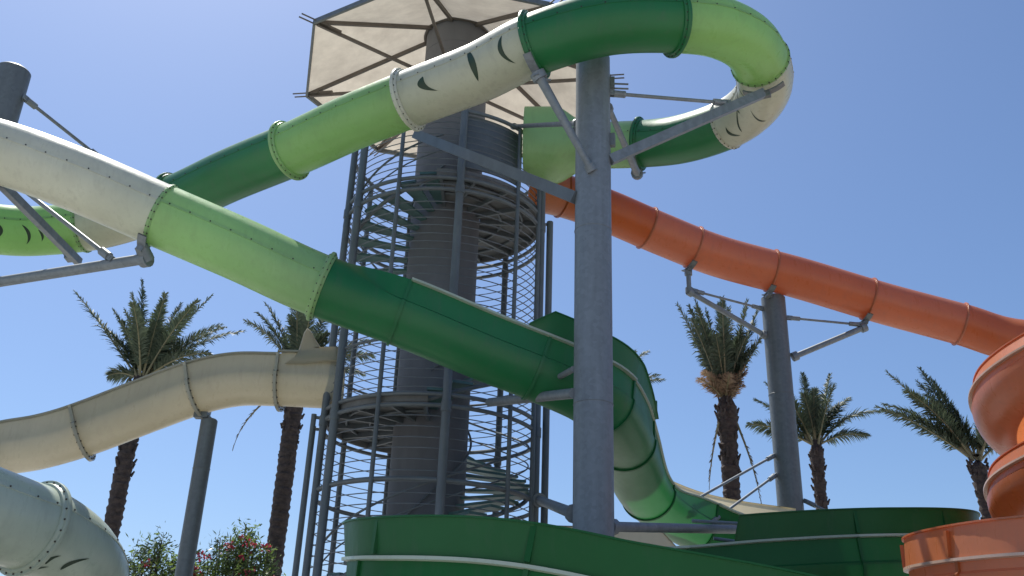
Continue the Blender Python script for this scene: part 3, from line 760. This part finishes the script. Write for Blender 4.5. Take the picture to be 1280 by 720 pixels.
def far_left_pillar():
    X, Y, r = -9.78, 15.4, .31
    t = pillar('dark brownish round pillar behind the cream tube, cable from its top', (X, Y), at(15, 88, Y).z, r, GALVD)
    rod2(t, at(30, 122, Y), at(127, 199, 17.2), .035)
    # bracket hanging the cream tube: long arm from the pillar foot plate plus two ties
    J = GP.pos(28.02) - GP.frame(28.02)[3] * (TR + .12)
    saddle(t, GP, 28.02, R(60))
    e = at(184, 323, 14.2); arm(t, (X + r, Y, at(-60, 358, Y).z), e, .09); arm(t, e, J, .07)
    rod2(t, (X + r, Y - .1, at(-30, 215, Y).z), at(139, 323, 14.35), .04); 
    K = GP.pos(17.6) - GP.frame(17.6)[3] * (TR + .16); saddle(t, GP, 17.6, R(70))
    mb = MB(); mb.beam((X + r, Y + .1, at(-30, 225, Y).z), K + Vector((.25, 0, -.1)), .12, .16); mb.build('arm', GALV, t)
far_left_pillar()

# ================================================================== PALMS
def frond(mb, p, az, el, L, droop, mi=0, mir=1, leaf=.46, n=130, curl=0, density=1.0):
    """one feather leaf: az/el of its start, length, how far the tip bows down"""
    d = Vector((math.cos(az) * math.cos(el), math.sin(az) * math.cos(el), math.sin(el)))
    h = Vector((math.cos(az), math.sin(az), 0)); pts = []; q = Vector(p); seg = 16; e = el
    for i in range(seg + 1):
        pts.append(q.copy()); s = i / seg
        e2 = el - droop * s ** 1.4
        q = q + (h * math.cos(e2) + Vector((0, 0, math.sin(e2)))) * (L / seg)
    mb.pipe(pts, lambda s: .035 * (1 - s) + .006, 5, mir)
    def sample(s):
        x = s * seg; i = min(seg - 1, int(x)); return pts[i].lerp(pts[i + 1], x - i), (pts[i + 1] - pts[i]).normalized()
    side0 = h.cross(Vector((0, 0, 1))).normalized()
    tw = random.uniform(-.6, .6)
    for k in range(n):
        s = .16 + .84 * (k + random.random() * .5) / n
        if random.random() > density: continue
        c, tt = sample(min(s, .999)); up = side0.cross(tt).normalized()
        sd = (side0 * math.cos(tw) + up * math.sin(tw))
        l = leaf * (math.sin(PI * min(1, (s - .05) ** .75)) * .85 + .22) * random.uniform(.82, 1.12)
        fw = .62 + .75 * s
        for g in (-1, 1):
            ph = random.uniform(-.25, .95); v = (sd * g * math.cos(ph) + tt * fw + up * math.sin(ph)).normalized()
            dr = Vector((0, 0, -1)) * l * random.uniform(.1, .5)
            w = (tt + sd * random.uniform(-.5, .5) + up * random.uniform(-.5, .5)) * .018
            m1 = c + v * l * .5; tip = c + v * l + dr
            mb.add([c - w * .7, c + w * .7, m1 + w + dr * .2, m1 - w + dr * .2, tip], [(0, 1, 2, 3), (3, 2, 4)], mi)
def palm(label, base, zc, r, fronds, filler=18, flen=2.3, dead=0, boots=True, lean=0.0, dry_hang=(), fel=(62, 85)):
    x, y = base
    t = thing('palm_tree', label, 'palm tree', (x, y, 0), 'palms behind the slides')
    mb = MB(); n = 18; rows = []; z = 0; k = 0
    while z < zc:
        s = z / zc; f = 1.0 + .22 * math.exp(-z / .5)
        if boots: f += .30 * max(0, 1 - (zc - z) / 1.1) * min(1, (zc - z) / .35 + .3)
        saw = (k % 3) / 2
        rows.append([(x + lean * s + (r * f + saw * .028 + random.uniform(-.014, .02)) * math.cos(2 * PI * (i + k * .4) / n), y + (r * f + saw * .028 + random.uniform(-.014, .02)) * math.sin(2 * PI * (i + k * .4) / n), z + random.uniform(-.02, .02)) for i in range(n)])
        z += .075; k += 1
    rows.append([(x + lean + r * .6 * math.cos(2 * PI * i / n), y + r * .6 * math.sin(2 * PI * i / n), zc + .25) for i in range(n)])
    mb.sheet(rows, 0, True)
    # cut leaf bases standing off the trunk
    for i in range(60):
        zz = zc - random.random() ** 1.6 * min(zc - .5, 3.2); a = random.uniform(0, 2 * PI); rr = r * (1.05 + .25 * max(0, 1 - (zc - zz) / 1.1))
        q = Vector((x + lean * zz / zc + rr * math.cos(a), y + rr * math.sin(a), zz)); d = Vector((math.cos(a) * .5, math.sin(a) * .5, 1)).normalized()
        mb.rod(q, q + d * random.uniform(.08, .2), .05, 5, .025)
    mb.build('trunk', PTRUNK, t)
    mb = MB(); c = Vector((x + lean, y, zc + .1))
    for (az, el, L, dr) in fronds: frond(mb, c + Vector((math.cos(R(az)) * .1, math.sin(R(az)) * .1, 0)), R(az), R(el), L, R(dr))
    for i in range(filler):
        az = R(360 * i / filler * 2.4 + random.uniform(-20, 20)); el = R(random.uniform(*fel))
        frond(mb, c, az, el, flen * random.uniform(.65, 1.05), R(random.uniform(6, 28)))
    mb.build('crown', [FROND, RACHIS], t)
    if dead:
        mb = MB()
        for i in range(dead):
            az = R(360 * i / dead + random.uniform(-12, 12))
            frond(mb, c - Vector((0, 0, .05)), az, R(random.uniform(42, 78)), random.uniform(.7, 1.25), R(random.uniform(10, 50)), leaf=.34, n=44)
        mb.build('dry_fronds', [FRONDD, RACHIS], t, label='tan dried lower fronds')
    for (az, L, z) in dry_hang:
        mb = MB(); frond(mb, Vector((x, y, z)) + Vector((math.cos(R(az)) * r, math.sin(R(az)) * r, 0)), R(az), R(-38 if L > 2.65 or not dead else -72), L, R(50 if not dead else 14), leaf=.16, n=40); mb.build('hanging_frond', [FRONDK, RACHIS], t)
def palms():
    b = at(176, 478, 28); palm('tall palm nearest the left edge, fronds fanned wide above the beige slide', (b.x, b.y), b.z, .22,
        [(178, 50, 3.9, 6), (172, 82, 3.4, 4), (150, 76, 2.8, 8), (100, 80, 3.0, 10), (60, 78, 3.0, 12), (15, 69, 3.4, 14), (0, 46, 3.3, 38), (12, 55, 2.9, 30), (-14, 38, 2.3, 50), (-60, 70, 2.7, 20), (-110, 74, 2.6, 20), (-30, 62, 2.9, 25), (30, 76, 2.9, 20), (190, 62, 2.0, 30), (175, 30, 1.0, 60), (80, 50, 2.2, 40), (165, 66, 2.8, 18), (-90, 60, 2.5, 35), (25, 60, 3.0, 30)], 9, 2.4)
    b = at(372, 474, 28); palm('palm with a long hanging dead frond behind the slide fin', (b.x, b.y), b.z, .24,
        [(172, 60, 2.7, 40), (160, 68, 3.0, 20), (120, 84, 2.6, 6), (60, 76, 2.6, 15), (20, 52, 2.6, 40), (-10, 36, 2.4, 55), (0, 62, 2.6, 20), (190, 66, 2.4, 30), (-70, 70, 2.2, 30), (20, 30, 2.0, 50), (-100, 74, 2.6, 12)], 7, 2.2,
        dry_hang=((185, 2.6, b.z - .2),))
    b = at(908, 505, 27); palm('shaggy palm with a tan collar of dead fronds beside the grey pillar', (b.x, b.y), b.z, .23,
        [(176, 70, 3.3, 4), (170, 76, 3.2, 5), (160, 80, 3.4, 4), (10, 72, 3.2, 6), (80, 84, 3.4, 5), (20, 78, 3.3, 8), (120, 82, 3.2, 6), (-40, 78, 3.1, 8), (-100, 76, 3.0, 10), (200, 72, 2.6, 10), (0, 66, 2.7, 14), (60, 80, 3.4, 8), (-150, 76, 2.9, 10)], 14, 2.7, dead=30, boots=True,
        dry_hang=((-20, 2.6, b.z - .5), (-160, 2.3, b.z - .4)), fel=(70, 84))
    b = at(1020, 560, 30); palm('small palm with one frond arching right, between pillar and spiral', (b.x, b.y), b.z, .165,
        [(178, 50, 2.3, 25), (170, 62, 2.5, 10), (150, 72, 2.5, 6), (100, 84, 2.6, 4), (25, 74, 2.7, 6), (5, 50, 2.6, 52), (0, 30, 1.7, 45), (178, 34, 1.5, 50), (186, 26, 2.2, 30), (60, 74, 2.3, 12), (-60, 70, 2.0, 20), (15, 62, 2.2, 25), (200, 66, 2.0, 15)], 4, 1.9)
    b = at(1222, 580, 26); palm('leaning palm half hidden by the orange spiral', (b.x + .35, b.y), b.z, .165,
        [(178, 40, 2.9, 24), (174, 48, 2.7, 40), (170, 57, 3.3, 10), (172, 52, 2.8, 40), (140, 72, 3.1, 5), (130, 68, 2.9, 10), (30, 60, 2.2, 30), (10, 44, 1.9, 50), (-60, 64, 2.2, 30), (185, 60, 2.6, 30), (160, 76, 2.6, 8)], 5, 2.1, lean=-.35)
    b = at(746, 505, 33); palm('distant palm mostly hidden by the green drop and pillar', (b.x, b.y), b.z, .2,
        [(25, 56, 3.2, 22), (10, 40, 2.6, 30), (5, 34, 2.6, 30), (30, 62, 2.8, 20), (10, 62, 2.5, 15), (100, 80, 2.2, 20), (160, 60, 2.2, 30), (180, 40, 2, 40)], 6, 2.0)
palms()

# ================================================================== BUSHES
def bush(label, base, w, d, h, nleaf, mat, flowers=0, leaf=.15, tall=()):
    x, y = base
    t = thing('oleander_bush', label, 'bush', (x, y, 0), 'oleander bushes')
    tips = []; mb = MB()
    for i in range(int(nleaf / 26)):
        a = random.uniform(0, 2 * PI); q = random.random() ** .5
        tip = Vector((x + w * q * math.cos(a), y + d * q * math.sin(a), h * (1 - .30 * q * q) * random.uniform(.45, 1.03)))
        tips.append(tip)
        if i % 3 == 0: mb.pipe([(x + (tip.x - x) * .25, y + (tip.y - y) * .25, 0), ((x + tip.x) / 2 + (tip.x - x) * .15, (y + tip.y) / 2 + (tip.y - y) * .15, tip.z * .55), tip], .012, 4)
    for (dx, dy, z) in tall:
        tip = Vector((x + dx, y + dy, z)); mb.pipe([(x + dx * .5, y + dy * .5, 0), (x + dx * .9, y + dy * .9, z * .6), tip], .014, 5)
    mb.build('stems', STEM, t)
    mb = MB()
    def clump(tip, n, L, mi):
        for k in range(n):
            v = Vector((random.gauss(0, 1), random.gauss(0, 1), random.gauss(.5, .8))).normalized(); l = L * random.uniform(.6, 1.3)
            c = tip + Vector((random.gauss(0, .11), random.gauss(0, .11), random.gauss(-.1, .15)))
            sd = v.cross(Vector((random.random(), random.random(), random.random()))).normalized() * l * .13
            mb.add([c, c + v * l * .45 + sd, c + v * l, c + v * l * .45 - sd], [(0, 1, 2, 3)], mi)
    for tip in tips: clump(tip, 26, leaf, 1 if random.random() < .28 else 0)
    for (dx, dy, z) in tall:
        for k in range(7): clump(Vector((x + dx + random.gauss(0, .12), y + dy, z - k * .12)), 14, leaf * .9, 1)
    if flowers:
        for i in range(flowers):
            tip = random.choice(tips) + Vector((random.gauss(0, .05), -.08, .06))
            for k in range(16):
                c = tip + Vector((random.gauss(0, .07), random.gauss(0, .07), random.gauss(0, .05)))
                v = Vector((random.gauss(0, 1), random.gauss(-.6, 1), random.gauss(0, 1))).normalized(); a = v.cross(Vector((0, 0, 1))).normalized() * .036; b = v.cross(a).normalized() * .036
                mb.add([c + a, c + b, c - a, c - b], [(0, 1, 2, 3)], 2)
    mb.build('foliage', [mat, BUSHY, FLOW], t, smooth=False)
def bushes():
    z = lambda px, py, Y: at(px, py, Y)
    b = z(192, 690, 23); bush('dark leafy oleander between palm trunk and slim post', (b.x, b.y), 1.0, .9, z(192, 672, 23).z, 15000, BUSHL, 6)
    b = z(300, 690, 23.5); bush('broad red flowering oleander between slim post and tower', (b.x, b.y), 1.15, 1.0, z(300, 664, 23.5).z, 20000, BUSHL, 80, tall=((0.05, 0, z(298, 655, 23.5).z), (.3, .1, z(318, 668, 23.5).z), (-.3, .1, z(280, 668, 23.5).z)))
    b = z(240, 705, 24.5); bush('low red flowering oleander right behind the slim post', (b.x, b.y), .6, .6, z(240, 690, 24.5).z, 7000, BUSHL, 20)
bushes()

# ================================================================== LIGHT, SKY, CAMERA
SUN_EL, SUN_AZ = 62.0, -32.0       # azimuth from +Y, positive towards +X
w = bpy.data.worlds.new('World'); scene.world = w; w.use_nodes = True
nt = w.node_tree; bg = nt.nodes['Background']
sky = nt.nodes.new('ShaderNodeTexSky'); sky.sky_type = 'NISHITA'; sky.sun_disc = False
sky.sun_elevation = R(SUN_EL); sky.sun_rotation = R(SUN_AZ); sky.altitude = 0; sky.air_density = 1.0; sky.dust_density = 1.2; sky.ozone_density = 8.0
nt.links.new(sky.outputs[0], bg.inputs[0]); bg.inputs[1].default_value = .088
sl = bpy.data.lights.new('sun', 'SUN'); sl.energy = 4.5; sl.angle = R(.5); sl.color = (1, .96, .88)
so = bpy.data.objects.new('sun', sl); COL.objects.link(so)
sd = Vector((math.sin(R(SUN_AZ)) * math.cos(R(SUN_EL)), math.cos(R(SUN_AZ)) * math.cos(R(SUN_EL)), math.sin(R(SUN_EL))))
so.rotation_euler = sd.to_track_quat('Z', 'Y').to_euler(); so.location = sd * 60

cd = bpy.data.cameras.new('camera'); co = bpy.data.objects.new('camera', cd); COL.objects.link(co)
cd.sensor_width = 36; cd.lens = FPX / 1280 * 36; cd.clip_end = 2000; cd.clip_start = .1
M = Matrix((CR, CU, -CF)).transposed().to_4x4(); M.translation = EYE; co.matrix_world = M
scene.camera = co
scene.view_settings.view_transform = 'Standard'; scene.view_settings.look = 'None'; scene.view_settings.gamma = 1
scene.view_settings.exposure = .62
scene.render.resolution_x = 1024; scene.render.resolution_y = 576
scene.cycles.max_bounces = 8; scene.cycles.diffuse_bounces = 4; scene.cycles.transmission_bounces = 6; scene.cycles.transparent_max_bounces = 8
